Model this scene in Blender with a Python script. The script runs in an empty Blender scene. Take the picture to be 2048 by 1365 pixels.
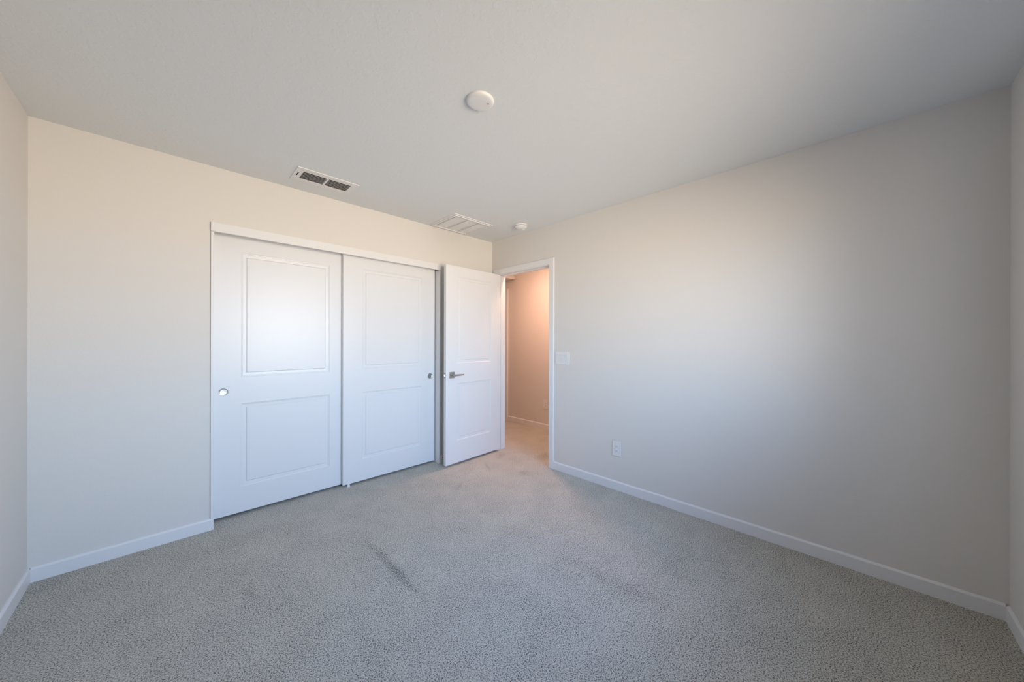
import bpy, bmesh, math, random
from mathutils import Vector, Matrix
random.seed(4)
S = bpy.context.scene
C = S.collection

# ------------------------------------------------------------------ camera
YAW, ROL, FPX = 0.78698, 0.00234, 685.34
cam = bpy.data.cameras.new('camera'); cam.sensor_width = 36; cam.lens = FPX/2048*36
cam.clip_start = 0.02; cam.clip_end = 200
co = bpy.data.objects.new('camera', cam); C.objects.link(co)
fw = Vector((math.cos(YAW), math.sin(YAW), 0)); rt = Vector((math.sin(YAW), -math.cos(YAW), 0)); up = Vector((0, 0, 1))
r2 = rt*math.cos(ROL)+up*math.sin(ROL); u2 = -rt*math.sin(ROL)+up*math.cos(ROL)
M = Matrix((r2, u2, -fw)).transposed().to_4x4(); M.translation = Vector((-2.704, -3.0507, 1.2704))
co.matrix_world = M
S.camera = co

# ------------------------------------------------------------------ view, world, lights
S.view_settings.view_transform = 'Standard'; S.view_settings.look = 'None'
S.view_settings.gamma = 1; S.view_settings.use_curve_mapping = False
S.view_settings.exposure = 0.0
L1, L2, HC = 3.232, 3.547, 2.44          # room: x -L1..0, y -L2..0
WX0, WX1, WZ0, WZ1 = -2.08, -0.72, 0.86, 2.10   # window in the wall behind the camera
w = bpy.data.worlds.new('world'); S.world = w; w.use_nodes = True
nt = w.node_tree; nt.nodes.clear()
out = nt.nodes.new('ShaderNodeOutputWorld'); bg = nt.nodes.new('ShaderNodeBackground')
tc = nt.nodes.new('ShaderNodeTexCoord'); sp = nt.nodes.new('ShaderNodeSeparateXYZ'); rp = nt.nodes.new('ShaderNodeValToRGB')
mp = nt.nodes.new('ShaderNodeMapRange'); mp.inputs[1].default_value = -1; mp.inputs[2].default_value = 1
nt.links.new(tc.outputs['Generated'], sp.inputs[0]); nt.links.new(sp.outputs[2], mp.inputs[0]); nt.links.new(mp.outputs[0], rp.inputs[0])
nt.links.new(rp.outputs[0], bg.inputs[0]); nt.links.new(bg.outputs[0], out.inputs[0])
cr = rp.color_ramp; cr.elements[0].position = 0.0; cr.elements[0].color = (0.08, 0.065, 0.052, 1)
cr.elements[1].position = 1.0; cr.elements[1].color = (0.20, 0.34, 0.62, 1)
e = cr.elements.new(0.22); e.color = (0.20, 0.163, 0.13, 1)      # ground in the shade of the house
e = cr.elements.new(0.36); e.color = (0.84, 0.715, 0.58, 1)      # sunlit ground further out
e = cr.elements.new(0.485); e.color = (0.93, 0.80, 0.66, 1)
e = cr.elements.new(0.515); e.color = (0.74, 0.86, 1.0, 1)
e = cr.elements.new(0.62); e.color = (0.52, 0.72, 1.0, 1)
e = cr.elements.new(0.76); e.color = (0.31, 0.50, 0.92, 1)
# world brightest straight out, dimmed to the sides to darken walls beside the window
az = nt.nodes.new('ShaderNodeMapRange'); az.interpolation_type = 'SMOOTHSTEP'
az.inputs[1].default_value = -0.42; az.inputs[2].default_value = -0.96; az.inputs[3].default_value = 0.12; az.inputs[4].default_value = 1.0
ml = nt.nodes.new('ShaderNodeMath'); ml.operation = 'MULTIPLY'; ml.inputs[1].default_value = 27.5
nt.links.new(sp.outputs[1], az.inputs[0]); nt.links.new(az.outputs[0], ml.inputs[0]); nt.links.new(ml.outputs[0], bg.inputs[1])
pl = bpy.data.lights.new('window_portal', 'AREA'); pl.shape = 'RECTANGLE'; pl.size = WX1-WX0; pl.size_y = WZ1-WZ0
pl.cycles.is_portal = True
po = bpy.data.objects.new('window_portal', pl); C.objects.link(po)
po.location = ((WX0+WX1)/2, -L2-0.16, (WZ0+WZ1)/2); po.rotation_euler = (math.radians(90), 0, 0)   # -Z looks along +y

# ------------------------------------------------------------------ materials
def mat(name, col, rough=0.5, metal=0.0, spec=0.5, bump=None, sss=0):
    m = bpy.data.materials.new(name); m.use_nodes = True
    n = m.node_tree; b = n.nodes['Principled BSDF']
    b.inputs['Base Color'].default_value = (*col, 1); b.inputs['Roughness'].default_value = rough
    b.inputs['Metallic'].default_value = metal; b.inputs['Specular IOR Level'].default_value = spec
    # a faint procedural unevenness in the surface, so nothing is perfectly flat
    sc, st, di, lo, hi = bump if bump else (60, 0.03, 0.001, 0.3, 0.7)
    t = n.nodes.new('ShaderNodeTexCoord'); no = n.nodes.new('ShaderNodeTexNoise'); no.inputs['Scale'].default_value = sc
    no.inputs['Detail'].default_value = 3
    r = n.nodes.new('ShaderNodeMapRange'); r.inputs[1].default_value = lo; r.inputs[2].default_value = hi
    bp = n.nodes.new('ShaderNodeBump'); bp.inputs['Strength'].default_value = st; bp.inputs['Distance'].default_value = di
    n.links.new(t.outputs['Object'], no.inputs['Vector']); n.links.new(no.outputs[0], r.inputs[0])
    n.links.new(r.outputs[0], bp.inputs['Height']); n.links.new(bp.outputs[0], b.inputs['Normal'])
    return m
WALL = mat('wall_paint', (0.745, 0.718, 0.68), 0.60, spec=0.35, bump=(95, 0.12, 0.0012, 0.45, 0.75))
CEIL = mat('ceiling_paint', (0.785, 0.81, 0.808), 0.75, spec=0.25, bump=(42, 0.22, 0.0016, 0.52, 0.60))
TRIM = mat('trim_paint', (0.80, 0.80, 0.80), 0.36, spec=0.5)
DOOR = mat('door_paint', (0.80, 0.805, 0.81), 0.35, spec=0.48, bump=(150, 0.12, 0.0006, 0.3, 0.7))
PLAS = mat('white_plastic', (0.80, 0.80, 0.79), 0.35)
VENT = mat('white_enamel', (0.80, 0.80, 0.79), 0.4)
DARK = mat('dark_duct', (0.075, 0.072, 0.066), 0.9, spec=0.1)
SLOT = mat('black_slot', (0.01, 0.01, 0.01), 0.7, spec=0.1)
NICK = mat('satin_nickel', (0.50, 0.48, 0.45), 0.30, metal=1, bump=(200, 0.03, 0.0005, 0.3, 0.7))
CHRO = mat('polished_nickel', (0.62, 0.62, 0.60), 0.34, metal=1, bump=(200, 0.01, 0.0005, 0.3, 0.7))
RUBB = mat('black_rubber', (0.012, 0.012, 0.013), 0.6)
SHEL = mat('white_shelf', (0.74, 0.76, 0.76), 0.5)

def carpet():
    m = bpy.data.materials.new('carpet'); m.use_nodes = True; n = m.node_tree; b = n.nodes['Principled BSDF']
    b.inputs['Roughness'].default_value = 0.95; b.inputs['Specular IOR Level'].default_value = 0.1
    b.inputs['Sheen Weight'].default_value = 0.25; b.inputs['Sheen Roughness'].default_value = 0.5
    L = n.links.new; N = n.nodes.new
    t = N('ShaderNodeTexCoord')
    # warped coordinates so the tufts twist
    wn = N('ShaderNodeTexNoise'); wn.inputs['Scale'].default_value = 70; L(t.outputs['Object'], wn.inputs['Vector'])
    ad = N('ShaderNodeVectorMath'); ad.operation = 'MULTIPLY_ADD'; ad.inputs[1].default_value = (0.006, 0.006, 0)
    L(wn.outputs['Color'], ad.inputs[0]); L(t.outputs['Object'], ad.inputs[2])
    a = N('ShaderNodeTexNoise'); a.inputs['Scale'].default_value = 180; a.inputs['Detail'].default_value = 4; a.inputs['Roughness'].default_value = 0.8
    L(ad.outputs[0], a.inputs['Vector'])
    v = N('ShaderNodeTexVoronoi'); v.inputs['Scale'].default_value = 260; L(ad.outputs[0], v.inputs['Vector'])
    # larger patches where the pile leans
    g = N('ShaderNodeTexNoise'); g.inputs['Scale'].default_value = 5; g.inputs['Detail'].default_value = 5; L(t.outputs['Object'], g.inputs['Vector'])
    sub = N('ShaderNodeMath'); sub.operation = 'MULTIPLY_ADD'; sub.inputs[1].default_value = 0.06
    L(g.outputs[0], sub.inputs[0]); L(a.outputs[0], sub.inputs[2])
    # pile crushed in a narrow line by the vacuum cleaner's wheel, x = -1.82, y -1.65..-0.75, and footprints near the door
    def blob(cx, cy, sx, sy, rot, amt, prev):
        mpn = N('ShaderNodeMapping'); mpn.vector_type = 'TEXTURE'; mpn.inputs['Location'].default_value = (cx, cy, 0)
        mpn.inputs['Rotation'].default_value = (0, 0, rot); mpn.inputs['Scale'].default_value = (sx, sy, 1000)
        wv = N('ShaderNodeTexNoise'); wv.inputs['Scale'].default_value = 7; L(t.outputs['Object'], wv.inputs['Vector'])
        wa = N('ShaderNodeVectorMath'); wa.operation = 'MULTIPLY_ADD'; wa.inputs[1].default_value = (0.05, 0.05, 0); L(wv.outputs['Color'], wa.inputs[0])
        off = N('ShaderNodeVectorMath'); off.operation = 'SUBTRACT'; off.inputs[1].default_value = (0.025, 0.025, 0)
        L(t.outputs['Object'], wa.inputs[2]); L(wa.outputs[0], off.inputs[0]); L(off.outputs[0], mpn.inputs['Vector'])
        ln = N('ShaderNodeVectorMath'); ln.operation = 'LENGTH'; L(mpn.outputs[0], ln.inputs[0])
        mr = N('ShaderNodeMapRange'); mr.inputs[1].default_value = 1; mr.inputs[2].default_value = 0; mr.inputs[3].default_value = 0; mr.inputs[4].default_value = amt
        L(ln.outputs['Value'], mr.inputs[0])
        s = N('ShaderNodeMath'); s.operation = 'SUBTRACT'; L(prev, s.inputs[0]); L(mr.outputs[0], s.inputs[1]); return s.outputs[0]
    h = sub.outputs[0]
    for q in ((-1.82, -1.20, 0.035, 0.48, 0, 0.055), (-2.42, -0.93, 0.05, 0.16, 0.1, 0.03), (-0.93, -0.62, 0.03, 0.30, -0.9, 0.025),
              (-0.43, -0.42, 0.03, 0.13, -0.5, 0.03), (-0.30, -0.80, 0.10, 0.07, 0.5, 0.025), (-0.12, -0.27, 0.06, 0.15, -0.8, 0.025), (0.25, -0.62, 0.10, 0.15, -0.8, 0.025),
              (-1.05, -2.1, 0.06, 0.5, 0.05, 0.02), (-2.15, -1.9, 0.05, 0.5, -0.1, 0.02)):
        h = blob(*q, h)
    cr = N('ShaderNodeValToRGB'); L(h, cr.inputs[0]); el = cr.color_ramp.elements
    el[0].position = 0.43; el[0].color = (0.022, 0.020, 0.018, 1); el[1].position = 0.56; el[1].color = (0.95, 0.90, 0.775, 1)  # dark stops paint the shade in gaps between tufts, lighter stops the flecked yarn
    k = cr.color_ramp.elements.new(0.476); k.color = (0.27, 0.256, 0.222, 1)
    k = cr.color_ramp.elements.new(0.505); k.color = (0.70, 0.667, 0.585, 1)
    L(cr.outputs[0], b.inputs['Base Color'])
    hh = N('ShaderNodeMath'); hh.operation = 'MULTIPLY_ADD'; hh.inputs[1].default_value = -0.35; L(v.outputs['Distance'], hh.inputs[0]); L(h, hh.inputs[2])
    bp = N('ShaderNodeBump'); bp.inputs['Strength'].default_value = 0.9; bp.inputs['Distance'].default_value = 0.012
    L(hh.outputs[0], bp.inputs['Height']); L(bp.outputs[0], b.inputs['Normal'])
    return m
CARP = carpet()

def glass():
    m = bpy.data.materials.new('window_glass'); m.use_nodes = True; n = m.node_tree; n.nodes.clear()
    o = n.nodes.new('ShaderNodeOutputMaterial'); x = n.nodes.new('ShaderNodeMixShader'); a = n.nodes.new('ShaderNodeBsdfTransparent')
    g = n.nodes.new('ShaderNodeBsdfGlossy'); g.inputs['Roughness'].default_value = 0.0; x.inputs[0].default_value = 0.06
    n.links.new(a.outputs[0], x.inputs[1]); n.links.new(g.outputs[0], x.inputs[2]); n.links.new(x.outputs[0], o.inputs[0]); return m
GLASS = glass()

# ------------------------------------------------------------------ mesh helpers
def obj(name, bm, m, parent=None, smooth=False):
    bmesh.ops.recalc_face_normals(bm, faces=bm.faces)
    me = bpy.data.meshes.new(name); bm.to_mesh(me); bm.free()
    for k in (m if isinstance(m, (list, tuple)) else [m]): me.materials.append(k)
    if smooth: me.shade_smooth()
    o = bpy.data.objects.new(name, me); C.objects.link(o)
    if parent: o.parent = parent
    return o
def struct(name, bm, m, parent=None, smooth=False):
    o = obj(name, bm, m, parent, smooth)
    if not parent: o['kind'] = 'structure'
    return o
def thing(name, label, cat, loc=(0, 0, 0), rotz=0, group=None):
    o = bpy.data.objects.new(name, None); o.empty_display_size = 0.05; C.objects.link(o); o.location = loc; o.rotation_euler = (0, 0, rotz)
    o['label'] = label; o['category'] = cat
    if group: o['group'] = group
    return o
def box(bm, a, b, bev=0.0, seg=2):
    v = [bm.verts.new((x, y, z)) for x in (a[0], b[0]) for y in (a[1], b[1]) for z in (a[2], b[2])]
    fs = [bm.faces.new([v[i] for i in q]) for q in ((0, 1, 3, 2), (4, 6, 7, 5), (0, 4, 5, 1), (2, 3, 7, 6), (0, 2, 6, 4), (1, 5, 7, 3))]
    if bev:
        ed = list({e for f in fs for e in f.edges})
        bmesh.ops.bevel(bm, geom=ed, offset=bev, segments=seg, affect='EDGES', profile=0.5)
def boxes(*bs):
    bm = bmesh.new()
    for b in bs: box(bm, *b)
    return bm
def slab(axis, lo, hi, u, v, holes):
    """wall slab between lo and hi on axis, spanning u x v on the other two axes, with rectangular holes (u0,u1,v0,v1)"""
    bm = bmesh.new()
    us = sorted({u[0], u[1], *[h[0] for h in holes], *[h[1] for h in holes]}); vs = sorted({v[0], v[1], *[h[2] for h in holes], *[h[3] for h in holes]})
    us = [q for q in us if u[0] <= q <= u[1]]; vs = [q for q in vs if v[0] <= q <= v[1]]
    full = {}
    for i in range(len(us)-1):
        for j in range(len(vs)-1):
            cu, cv = (us[i]+us[i+1])/2, (vs[j]+vs[j+1])/2
            full[i, j] = not any(h[0] < cu < h[1] and h[2] < cv < h[3] for h in holes)
    cache = {}
    def P(s, i, j):
        if (s, i, j) not in cache:
            a = lo if s == 0 else hi
            c = {0: (a, us[i], vs[j]), 1: (us[i], a, vs[j]), 2: (us[i], vs[j], a)}[axis]
            cache[s, i, j] = bm.verts.new(c)
        return cache[s, i, j]
    for (i, j), f in full.items():
        if not f: continue
        for s in (0, 1): bm.faces.new([P(s, i, j), P(s, i+1, j), P(s, i+1, j+1), P(s, i, j+1)])
        for di, dj, a, b in ((-1, 0, (i, j), (i, j+1)), (1, 0, (i+1, j), (i+1, j+1)), (0, -1, (i, j), (i+1, j)), (0, 1, (i, j+1), (i+1, j+1))):
            if not full.get((i+di, j+dj), False): bm.faces.new([P(0, *a), P(0, *b), P(1, *b), P(1, *a)])
    return bm
def prism(bm, prof, axis, a, b):
    """closed 2-D profile extruded along axis from a to b; profile is given in the other two axes in order"""
    def P(t, q): return {0: (t, q[0], q[1]), 1: (q[0], t, q[1]), 2: (q[0], q[1], t)}[axis]
    A = [bm.verts.new(P(a, q)) for q in prof]; B = [bm.verts.new(P(b, q)) for q in prof]
    n = len(prof)
    for i in range(n): bm.faces.new([A[i], A[(i+1) % n], B[(i+1) % n], B[i]])
    bm.faces.new(A); bm.faces.new(B[::-1])
def lathe(bm, prof, seg=48, T=None):
    """profile of (r, z) revolved about z, then moved by T"""
    rings = []
    for r, z in prof:
        if r < 1e-6: rings.append([bm.verts.new((0, 0, z))])
        else: rings.append([bm.verts.new((r*math.cos(2*math.pi*k/seg), r*math.sin(2*math.pi*k/seg), z)) for k in range(seg)])
    for A, B in zip(rings, rings[1:]):
        for k in range(seg):
            l = (k+1) % seg
            if len(A) == 1 and len(B) == 1: continue
            if len(A) == 1: bm.faces.new([A[0], B[k], B[l]])
            elif len(B) == 1: bm.faces.new([A[k], A[l], B[0]])
            else: bm.faces.new([A[k], A[l], B[l], B[k]])
    if T is not None: bmesh.ops.transform(bm, matrix=T, verts=[v for r in rings for v in r])

# ------------------------------------------------------------------ the setting
CX0, CX1, CZ = -2.513, -0.720, 2.062         # closet opening
DY0, DY1, DZ = -0.885, -0.087, 2.055         # rough door opening in the right wall
HX = 1.125                                   # far wall of the hall
WT = 0.115
SV = (-2.055, -1.740, -0.365, -0.225)        # supply register hole
RV = (-0.830, -0.430, -0.425, -0.055)        # return grille hole
struct('floor', boxes(((-L1-.15, -L2-.20, -0.05), (2.4, 2.8, 0))), CARP)
struct('wall_left', boxes(((-L1-.12, -L2-.15, 0), (-L1, 0.80, HC+.1))), WALL)
struct('wall_back', slab(1, 0, WT, (-L1, 0.0), (0, HC), [(CX0, CX1, -1, CZ)]), WALL)
struct('wall_right', slab(0, 0, WT, (-L2, 2.6), (0, HC), [(DY0, DY1, -1, DZ)]), WALL)
struct('wall_front', slab(1, -L2-.15, -L2, (-L1, HX), (0, HC+.1), [(WX0, WX1, WZ0, WZ1)]), WALL)
struct('ceiling', slab(2, HC, HC+.02, (-L1, 2.4), (-L2, 2.6), [SV, RV]), CEIL)
struct('wall_closet', boxes(((-L1, 0.72, 0), (0, 0.80, HC))), WALL)
struct('wall_hall', slab(0, HX, HX+WT, (-L2, 2.6), (0, HC), [(0.925, 1.685, -1, 2.055)]), WALL)
struct('wall_hall_end', boxes(((WT, 2.5, 0), (HX, 2.6, HC))), WALL)
struct('wall_far_closet', boxes(((HX+WT, 0.55, 0), (2.2, 0.65, HC)), ((HX+WT, 1.95, 0), (2.2, 2.05, HC)), ((2.1, 0.65, 0), (2.2, 1.95, HC))), WALL)
o = struct('ceiling_hall', boxes(((WT, 0.72, 2.235), (HX, 2.5, HC))), WALL)

# door jamb and stop in the right wall
JT = 0.018
bm = boxes(((-.001, DY1-JT, 0), (WT+.001, DY1, DZ)), ((-.001, DY0, 0), (WT+.001, DY0+JT, DZ)), ((-.001, DY0+JT, DZ-JT), (WT+.001, DY1-JT, DZ)))
struct('trim_1', bm, TRIM)
st = 0.011
bm = boxes(((.040, DY1-JT-st, 0), (.075, DY1-JT, DZ-JT), .0015), ((.040, DY0+JT, 0), (.075, DY0+JT+st, DZ-JT), .0015), ((.040, DY0+JT+st, DZ-JT-st), (.075, DY1-JT-st, DZ-JT), .0015))
stop = struct('trim_2', bm, TRIM)
# flat casing with an eased outer edge on the room side, mitred corners
def casing(name, x, sgn, y0, y1, z1, wd, th=0.013):
    bm = bmesh.new()
    prof = [(0, 0), (0, th*0.75), (0.004, th), (wd-0.006, th*1.08), (wd, th*0.85), (wd, 0)]      # (distance out from opening, thickness)
    rings = []
    for t, q in ((0, 'b0'), (1, 'c0'), (2, 'c1'), (3, 'b1')):
        r = []
        for d, h in prof:
            if t == 0: p = (x+sgn*h, y0-d, 0)
            elif t == 1: p = (x+sgn*h, y0-d, z1+d)
            elif t == 2: p = (x+sgn*h, y1+d, z1+d)
            else: p = (x+sgn*h, y1+d, 0)
            r.append(bm.verts.new(p))
        rings.append(r)
    for A, B in zip(rings, rings[1:]):
        for k in range(len(prof)-1): bm.faces.new([A[k], A[k+1], B[k+1], B[k]])
        bm.faces.new([A[-1], A[0], B[0], B[-1]])
    bm.faces.new(rings[0]); bm.faces.new(rings[-1])
    return struct(name, bm, TRIM)
casing('trim_3', 0, -1, DY0+JT-.005, DY1-JT+.005, DZ-JT+.005, 0.062)
casing('trim_4', WT, 1, DY0+JT-.005, DY1-JT+.005, DZ-JT+.005, 0.062)
# doorway across the hall
struct('trim_5', boxes(((HX-.001, .925, 0), (HX+WT+.001, .943, 2.055)), ((HX-.001, 1.667, 0), (HX+WT+.001, 1.685, 2.055)), ((HX-.001, .943, 2.037), (HX+WT+.001, 1.667, 2.055))), TRIM)
casing('trim_6', HX, -1, .938, 1.672, 2.042, 0.062)

BH, BT = 0.0765, 0.012
# closet jamb boards and the header board that hides the track
struct('trim_7', boxes(((CX0, 0, 0.0), (CX0+.016, WT, 2.0)), ((CX0, -.012, BH), (CX0+.016, 0, 2.0), .001), ((CX1-.016, 0, 0.0), (CX1, WT, 2.0)), ((CX1-.016, -.012, BH), (CX1, 0, 2.0), .001)), TRIM)
struct('trim_8', boxes(((CX0-.001, -.020, 2.001), (CX1+.001, 0.0, 2.063), .0015), ((CX0, 0.0, 2.03), (CX1, WT, CZ))), TRIM)

def base(name, axis, wallpos, sgn, a, b):
    bm = bmesh.new()
    prof = [(0, 0), (BT, 0), (BT, BH-.010), (BT-.0035, BH-.0035), (.0045, BH), (0, BH)]
    P = [(wallpos+sgn*d, z) for d, z in prof]
    prism(bm, P, axis, a, b)
    return struct(name, bm, TRIM)
base('baseboard_left', 1, -L1, 1, -L2, 0)
base('baseboard_back', 0, 0, -1, -L1+BT, CX0+.016)
base('baseboard_back_corner', 0, 0, -1, CX1-.016, -.0)
base('baseboard_right', 1, 0, -1, -L2+BT, DY0+JT-.005-.062)
base('baseboard_front', 0, -L2, 1, -L1+BT, -BT)
base('baseboard_hall', 1, HX, -1, -L2, .938-.062)

# window behind the camera, the room's daylight
bm = bmesh.new(); f = 0.045
y0, y1 = -L2-.11, -L2-.05
box(bm, (WX0, y0, WZ0), (WX0+f, y1, WZ1)); box(bm, (WX1-f, y0, WZ0), (WX1, y1, WZ1))
box(bm, (WX0+f, y0, WZ0), (WX1-f, y1, WZ0+f)); box(bm, (WX0+f, y0, WZ1-f), (WX1-f, y1, WZ1))
mx = (WX0+WX1)/2; box(bm, (mx-.022, y0, WZ0+f), (mx+.022, y1, WZ1-f))
win = struct('window_1', bm, PLAS)
obj('window_glass', boxes(((WX0+f, -L2-.082, WZ0+f), (mx-.022, -L2-.078, WZ1-f)), ((mx+.022, -L2-.082, WZ0+f), (WX1-f, -L2-.078, WZ1-f))), GLASS, win)
obj('window_sill', boxes(((WX0-.03, -L2-.05, WZ0-.02), (WX1+.03, -L2+.025, WZ0+.002), .003)), TRIM, win)

# ------------------------------------------------------------------ doors
def panel_door(bm, x0, x1, z0, z1, yf, yb, panels, prof=None):
    """moulded two-panel slab; both faces carry the sunk moulding and the raised field"""
    prof = prof or [(0, 0), (.003, .0035), (.0085, .0045), (.0105, .0085), (.030, .0095), (.034, .0045), (.0365, .0035)]
    xs = sorted({x0, x1, *[p[0] for p in panels], *[p[1] for p in panels]}); zs = sorted({z0, z1, *[p[2] for p in panels], *[p[3] for p in panels]})
    for y, s in ((yf, 1), (yb, -1)):
        c = {}
        def V(i, j):
            if (i, j) not in c: c[i, j] = bm.verts.new((xs[i], y, zs[j]))
            return c[i, j]
        for i in range(len(xs)-1):
            for j in range(len(zs)-1):
                cx, cz = (xs[i]+xs[i+1])/2, (zs[j]+zs[j+1])/2
                if not any(p[0] < cx < p[1] and p[2] < cz < p[3] for p in panels):
                    bm.faces.new([V(i, j), V(i+1, j), V(i+1, j+1), V(i, j+1)])
        for p in panels:
            i0, i1, j0, j1 = xs.index(p[0]), xs.index(p[1]), zs.index(p[2]), zs.index(p[3])
            prev = [V(i0, j0), V(i1, j0), V(i1, j1), V(i0, j1)]
            for d, h in prof[1:]:
                cur = [bm.verts.new((a, y+s*h, b)) for a, b in ((p[0]+d, p[2]+d), (p[1]-d, p[2]+d), (p[1]-d, p[3]-d), (p[0]+d, p[3]-d))]
                for k in range(4): bm.faces.new([prev[k], prev[(k+1) % 4], cur[(k+1) % 4], cur[k]])
                prev = cur
            bm.faces.new(prev)
        if s == 1: F = c
        else: B = c
    n, m = len(xs), len(zs)
    for i in range(n-1):
        for j in (0, m-1): bm.faces.new([F[i, j], F[i+1, j], B[i+1, j], B[i, j]])
    for j in range(m-1):
        for i in (0, n-1): bm.faces.new([F[i, j], F[i, j+1], B[i, j+1], B[i, j]])
    e = [e for e in bm.edges if all(abs(v.co.x-q) < 1e-6 for v in e.verts for q in [e.verts[0].co.x]) and abs(e.verts[0].co.x-x0) < 1e-6 or
         (abs(e.verts[0].co.x-x1) < 1e-6 and abs(e.verts[1].co.x-x1) < 1e-6)]
    e = [k for k in e if abs(k.verts[0].co.y-k.verts[1].co.y) < 1e-6]
    bmesh.ops.bevel(bm, geom=e, offset=0.002, segments=2, affect='EDGES')

# sliding closet doors (the right one runs in the front track)
DT = 0.035
bm = bmesh.new(); panel_door(bm, -2.497, -1.605, 0.021, 2.045, 0.105, 0.140-.006, [(-2.339, -1.745, 1.004, 1.909), (-2.339, -1.745, .205, .811)])
d2 = struct('door_2', bm, DOOR)
bm = bmesh.new(); panel_door(bm, -1.651, -0.745, 0.021, 2.045, 0.062, 0.062+DT, [(-1.488, -0.895, 1.018, 1.912), (-1.488, -0.895, .210, .811)])
d3 = struct('door_3', bm, DOOR)
def pull(parent, x, y, z, label):
    T = Matrix.Translation((x, y, z)) @ Matrix.Rotation(math.radians(90), 4, 'X')     # +z of the lathe points to -y, into the room
    bm = bmesh.new()
    lathe(bm, [(0.0, .0006), (.018, .0008), (.0222, .0012), (.0238, .0026), (.0262, .0034), (.0282, .0028), (.029, .0008), (.029, 0)], 56, T)
    o = obj('finger_pull', bm, CHRO, parent, True); o['label'] = label
pull(d2, -2.437, .105, .905, 'round polished nickel finger pull')
pull(d3, -0.800, .062, .908, 'round polished nickel finger pull')
g = thing('door_guide', 'small white plastic sliding door guide on the carpet where the closet doors meet', 'door guide', (-1.606, .058, 0))
obj('guide_base', boxes(((-.012, -.010, 0), (.012, .09, .004))), PLAS, g)
obj('guide_fin', boxes(((-.010, -.004, .004), (.010, .002, .026), .001)), PLAS, g)

# bedroom door, hinged at the corner and standing open
TH = math.radians(2.55)
bm = bmesh.new(); panel_door(bm, -0.762, -0.002, 0.022, 2.036, -.0175, .0175, [(-.625, -.139, 1.042, 1.933), (-.625, -.139, .250, .836)])
d1 = struct('door_1', bm, DOOR); d1.location = (-.002, -.122, 0); d1.rotation_euler = (0, 0, TH)
# lever set on both faces
def lever(s):
    yo = -.0175 if s < 0 else .0175
    bm = bmesh.new()
    box(bm, (-.724, min(yo, yo+s*.008), .893), (-.660, max(yo, yo+s*.008), .957), .0015)
    r = obj('door_handle', bm, NICK, d1); r['label'] = 'satin nickel lever handle on a square rosette'
    bm = bmesh.new()
    T = Matrix.Translation((-.692, yo+s*.008, .925)) @ Matrix.Rotation(math.radians(90)*(-s), 4, 'X')
    lathe(bm, [(0, 0), (.012, 0), (.012, .004), (.009, .008), (.009, .034), (.0105, .036), (.0105, .050), (0, .050)], 24, T)
    a, b = sorted((yo+s*.040, yo+s*.054))
    box(bm, (-.700, a, .9175), (-.575, b, .9325), .003, 2)
    box(bm, (-.577, a, .9185), (-.568, b, .9315), .003, 2)
    obj('lever', bm, NICK, r)
lever(-1); lever(1)
bm = boxes(((-.7630, -.0125, .896), (-.7618, .0125, .953), .0004)); lp = obj('latch_plate', bm, NICK, d1)
bm = bmesh.new(); prism(bm, [(-.7628, -.008), (-.7738, -.002), (-.7738, .008), (-.7628, .008)], 2, .915, .934); obj('latch_bolt', bm, NICK, lp)
for z in (0.25, 1.03, 1.83):
    bm = bmesh.new(); lathe(bm, [(0, 0), (.006, 0), (.006, .089), (0, .089)], 16, Matrix.Translation((.006, .019, z-.0445)))
    box(bm, (-.0019, -.015, z-.0445), (-.0007, .019, z+.0445)); obj('hinge', bm, NICK, d1)
# strike plate on the latch side of the jamb
bm = boxes(((.006, DY0+JT, .890), (.034, DY0+JT+.0016, .960), .0004)); sk = bpy.data.objects['trim_1']
obj('strike_plate', bm, NICK, sk)

# rigid stop on the baseboard behind the open door
ds = thing('door_stop', 'black tipped nickel door stop on the baseboard behind the open door', 'door stop', (-0.700, -BT, .048))
T = Matrix.Rotation(math.radians(90), 4, 'X')
bm = bmesh.new(); lathe(bm, [(0, 0), (.013, 0), (.013, .003), (.0055, .007), (.0045, .012), (.0045, .050), (0, .050)], 24, T); obj('stop_post', bm, NICK, ds, True)
bm = bmesh.new(); lathe(bm, [(0, .048), (.008, .048), (.0095, .052), (.0095, .062), (.007, .067), (0, .068)], 24, T); obj('rubber_tip', bm, RUBB, ds, True)

# ------------------------------------------------------------------ ceiling fittings
# supply register: flange, two banks of long blades, centre bar, damper lever
v = thing('ceiling_vent', 'narrow white supply register with two banks of thin dark slots on the ceiling', 'vent', (0, 0, HC))
X0, X1, Y0, Y1 = -2.100, -1.698, -.412, -.178
bm = slab(2, -.005, 0, (X0, X1), (Y0, Y1), [SV])
obj('flange', bm, VENT, v)
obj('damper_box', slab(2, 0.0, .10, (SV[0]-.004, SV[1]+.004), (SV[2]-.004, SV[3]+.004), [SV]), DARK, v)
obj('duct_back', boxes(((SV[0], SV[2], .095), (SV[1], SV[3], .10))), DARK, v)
mxv = (SV[0]+SV[1])/2
obj('centre_bar', boxes(((mxv-.006, SV[2], -.006), (mxv+.006, SV[3], .012), .001)), VENT, v)
nb = 7
for a, b in ((SV[0], mxv-.006), (mxv+.006, SV[1])):
    for k in range(nb):
        y = SV[2]+(k+.5)*(SV[3]-SV[2])/nb
        bm = bmesh.new()
        # thin curved blade leaning away from the wall
        c, s = .0058, .0062
        prism(bm, [(y-.0085, -.0048), (y-.0070, -.0054), (y+.0065, .0022), (y+.0055, .0032)], 0, a, b)
        obj('blade', bm, VENT, v)
lv = obj('damper_lever', boxes(((X0+.012, -.345, -.0075), (X0+.028, -.255, -.005), .001)), VENT, v)
obj('lever_slot', boxes(((X0+.017, -.335, -.0082), (X0+.023, -.280, -.0074))), SLOT, lv)

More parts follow.
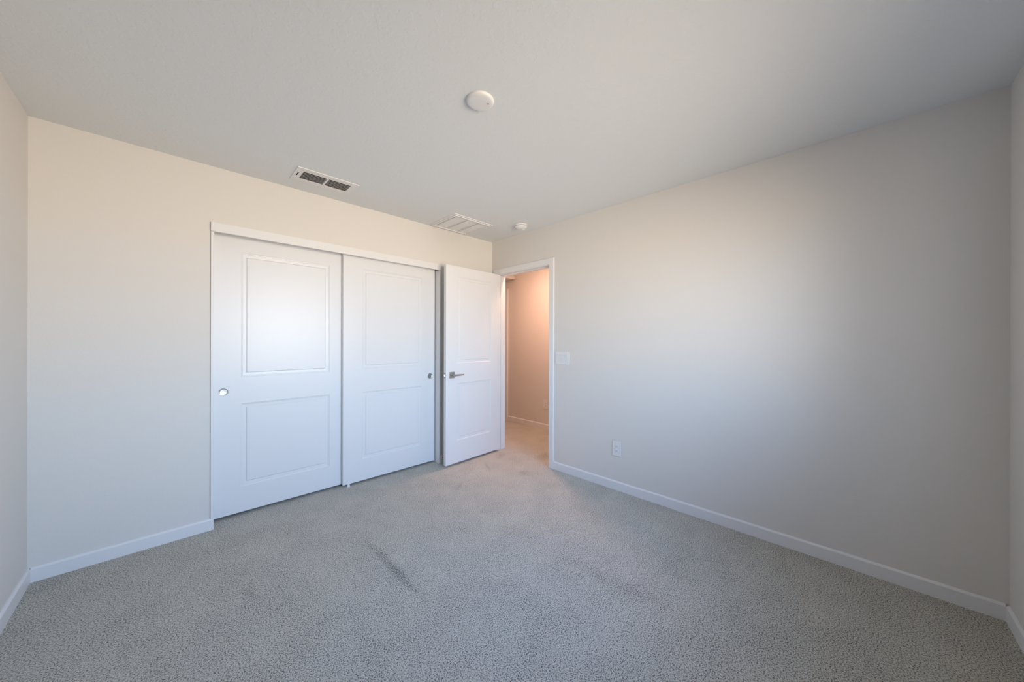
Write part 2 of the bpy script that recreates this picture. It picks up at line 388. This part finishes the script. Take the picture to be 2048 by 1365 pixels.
# return grille: stepped frame, two bars, three bays of louvres
r = thing('return_air_grille', 'square white return air grille with three bays of louvres in the ceiling corner', 'vent', (0, 0, HC))
X0, X1, Y0, Y1 = -.868, -.398, -.462, -.022
obj('frame', slab(2, -.006, 0, (X0, X1), (Y0, Y1), [RV]), VENT, r)
ri = .014
obj('inner_rim', slab(2, -.011, -.006, (RV[0]-ri, RV[1]+ri), (RV[2]-ri, RV[3]+ri), [RV]), VENT, r)
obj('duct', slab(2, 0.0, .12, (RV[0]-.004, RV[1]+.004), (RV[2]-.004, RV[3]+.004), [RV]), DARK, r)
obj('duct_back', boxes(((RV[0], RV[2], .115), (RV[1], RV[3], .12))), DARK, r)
bw = (RV[1]-RV[0])/3
nl = 17; pt = (RV[3]-RV[2])/nl
for q in range(3):
    xg = RV[0]+q*bw; hs = [(xg+.014, xg+.030, RV[2]+(k+.25)*pt, RV[2]+(k+.75)*pt) for k in range(nl)]
    obj('slotted_bar', slab(2, -.0045, -.0037, (xg, xg+.034), (RV[2], RV[3]), hs), VENT, r)
    if q: obj('bay_end', boxes(((xg-.0015, RV[2], -.0050), (xg, RV[3], .008))), VENT, r)
    for k in range(nl):
        y = RV[2]+(k+.5)*pt
        bm = bmesh.new()
        xa = RV[0]+q*bw+.034; xb = RV[0]+(q+1)*bw
        # stamped louvre: leans so its face looks back over the room
        prism(bm, [(y-pt*.50, .005), (y-pt*.47, .0062), (y+pt*.50, -.0035), (y+pt*.47, -.005)], 0, xa, xb)
        obj('louvre', bm, VENT, r)

# round blank cover in the middle of the ceiling
c = thing('ceiling_cover_plate', 'round flat white blank cover plate in the middle of the ceiling', 'cover plate', (-1.640, -1.760, HC))
bm = bmesh.new(); lathe(bm, [(.066, 0), (.067, -.004), (.0655, -.009), (.060, -.0125), (.052, -.0145), (.030, -.0150), (0, -.0150)], 72); obj('cover', bm, PLAS, c, True)
bm = bmesh.new(); lathe(bm, [(.0035, -.0150), (.0035, -.0162), (0, -.0165)], 16, Matrix.Translation((.030, -.026, 0))); obj('cover_screw', bm, DARK, c, True)

# smoke detector beside the right wall
s = thing('smoke_detector', 'small round white smoke detector on the ceiling above the bedroom doorway', 'smoke detector', (-.205, -.668, HC))
bm = bmesh.new(); lathe(bm, [(.064, 0), (.066, -.003), (.065, -.010), (.060, -.013), (0, -.013)], 60); obj('mounting_base', bm, PLAS, s, True)
bm = bmesh.new(); lathe(bm, [(.050, -.012), (.050, -.019), (0, -.019)], 60); obj('sensor_slot', bm, DARK, s, True)
bm = bmesh.new(); lathe(bm, [(.050, -.0175), (.058, -.0175), (.059, -.020), (.056, -.028), (.046, -.038), (.036, -.0425), (.018, -.044), (0, -.044)], 60); obj('sensor_cover', bm, PLAS, s, True)
bm = bmesh.new(); lathe(bm, [(.013, -.036), (.014, -.046), (.010, -.048), (0, -.048)], 30, Matrix.Translation((.022, -.012, 0))); obj('test_button', bm, PLAS, s, True)

# ------------------------------------------------------------------ switches and outlets
sw = thing('light_switch', 'white three-gang rocker switch plate on the wall beside the door casing', 'light switch', (0, -1.035, 1.105))
W2, H2 = .083, .0605
bm = bmesh.new(); cw = .0465
holes = [(k*cw-.0170, k*cw+.0170, -.0335, .0335) for k in (-1, 0, 1)]
bm = slab(0, -.0055, 0, (-W2, W2), (-H2, H2), holes)
e = [q for q in bm.edges if q.verts[0].co.x < -.005 and q.verts[1].co.x < -.005 and all(abs(abs(vv.co.y)-W2) < 1e-6 or abs(abs(vv.co.z)-H2) < 1e-6 for vv in q.verts)
     and (abs(abs((q.verts[0].co.y+q.verts[1].co.y)/2)-W2) < 1e-6 or abs(abs((q.verts[0].co.z+q.verts[1].co.z)/2)-H2) < 1e-6)]
bmesh.ops.bevel(bm, geom=e, offset=.0025, segments=2, affect='EDGES')
obj('wall_plate', bm, PLAS, sw)
for k in (-1, 0, 1):
    bm = bmesh.new(); y = k*cw
    prism(bm, [(-.001, -.0325), (-.0045, -.0325), (-.0048 if k else -.0085, 0), (-.0090 if k else -.0048, .0325), (-.001, .0325)], 1, y-.0160, y+.0160)
    obj('rocker', bm, PLAS, sw)
    for z in (-.048, .048):
        bm = bmesh.new(); lathe(bm, [(.0032, 0), (.003, .0009), (0, .0011)], 16, Matrix.Translation((-.0055, y, z)) @ Matrix.Rotation(math.radians(-90), 4, 'Y')); obj('screw', bm, VENT, sw)

def outlet(name, label, loc, grp=None):
    o = thing(name, label, 'outlet', loc, 0, grp)
    bm = boxes(((-.0055, -.0395, -.0635), (0, .0395, .0635), .0022)); obj('wall_plate', bm, PLAS, o)
    for sz in (1, -1):
        bm = bmesh.new(); z = sz*.0195
        pr = [(.0172*math.cos(t), z+.0143*math.sin(t)) for t in [2*math.pi*i/28 for i in range(28)]]
        pr = [(a, max(z-.0115, min(z+.0115, b))) for a, b in pr]
        prism(bm, pr, 0, -.0072, -.005); rc = obj('receptacle', bm, PLAS, o)
        bm = boxes(((-.0074, .0050, z-.0012), (-.0070, .0072, z+.0068)), ((-.0074, -.0072, z-.0002), (-.0070, -.0050, z+.0058)))
        lathe(bm, [(.0026, 0), (.0026, .0003), (0, .0003)], 14, Matrix.Translation((-.0071, 0, z-.0068)) @ Matrix.Rotation(math.radians(-90), 4, 'Y'))
        obj('slots', bm, SLOT, rc)
    bm = bmesh.new(); lathe(bm, [(.0030, 0), (.0028, .0009), (0, .0011)], 16, Matrix.Translation((-.0055, 0, 0)) @ Matrix.Rotation(math.radians(-90), 4, 'Y')); obj('screw', bm, VENT, o)
    return o
outlet('power_outlet', 'white duplex power outlet low on the long bedroom wall right of the doorway', (0, -1.609, .352))
outlet('power_outlet', 'white duplex outlet on the warm lit hall wall seen through the doorway', (HX, .098, .358))

# ------------------------------------------------------------------ hall: lamp and the shelved closet across it
hl = thing('hall_ceiling_light', 'round flush ceiling lamp with a warm white lens in the hall outside the bedroom', 'ceiling light', (.36, -.20, HC))
bm = bmesh.new(); lathe(bm, [(.095, 0), (.095, -.010), (.088, -.018), (.082, -.018), (.082, 0)], 48); obj('lamp_rim', bm, PLAS, hl, True)
em = bpy.data.materials.new('warm_lens'); em.use_nodes = True; eb = em.node_tree.nodes['Principled BSDF']
eb.inputs['Emission Color'].default_value = (1, .50, .24, 1); eb.inputs['Emission Strength'].default_value = 8
bm = bmesh.new(); lathe(bm, [(.082, -.006), (.060, -.016), (.030, -.020), (0, -.021)], 48); obj('lamp_lens', bm, em, hl, True)
la = bpy.data.lights.new('hall_lamp_light', 'AREA'); la.shape = 'DISK'; la.size = .2; la.energy = 24.5; la.color = (1, .57, .40)
lo = bpy.data.objects.new('hall_lamp_light', la); C.objects.link(lo); lo.parent = hl; lo.location = (0, 0, -.024)

shelf0 = None
for z, d, lb in ((1.07, .30, 'upper white shelf in the closet across the hall'), (.87, .30, 'middle white shelf in the closet across the hall'), (.32, .30, 'lowest white shelf in the closet across the hall'), (1.62, .30, 'highest white shelf in the closet across the hall')):
    bm = boxes(((1.75, .652, z-.02), (2.098, 1.948, z), .001))
    o = obj('closet_shelf', bm, SHEL); o['label'] = lb; o['category'] = 'shelf'; o['group'] = 'shelves in the closet across the hall'
# unseen lamp that lights the closet across the hall, cool daylight tone
cl = thing('unseen_closet_light', 'unseen small round white lamp lighting the closet across the hall', 'ceiling light', (1.60, 1.3, HC))
em2 = bpy.data.materials.new('cool_lens'); em2.use_nodes = True; eb = em2.node_tree.nodes['Principled BSDF']
eb.inputs['Emission Color'].default_value = (.80, .92, 1, 1); eb.inputs['Emission Strength'].default_value = 12
bm = bmesh.new(); lathe(bm, [(.09, 0), (.09, -.010), (.084, -.014), (.078, -.010)], 40); obj('lamp_rim', bm, PLAS, cl, True)
bm = bmesh.new(); lathe(bm, [(.080, -.008), (.04, -.018), (0, -.020)], 40); obj('lamp_lens', bm, em2, cl, True)
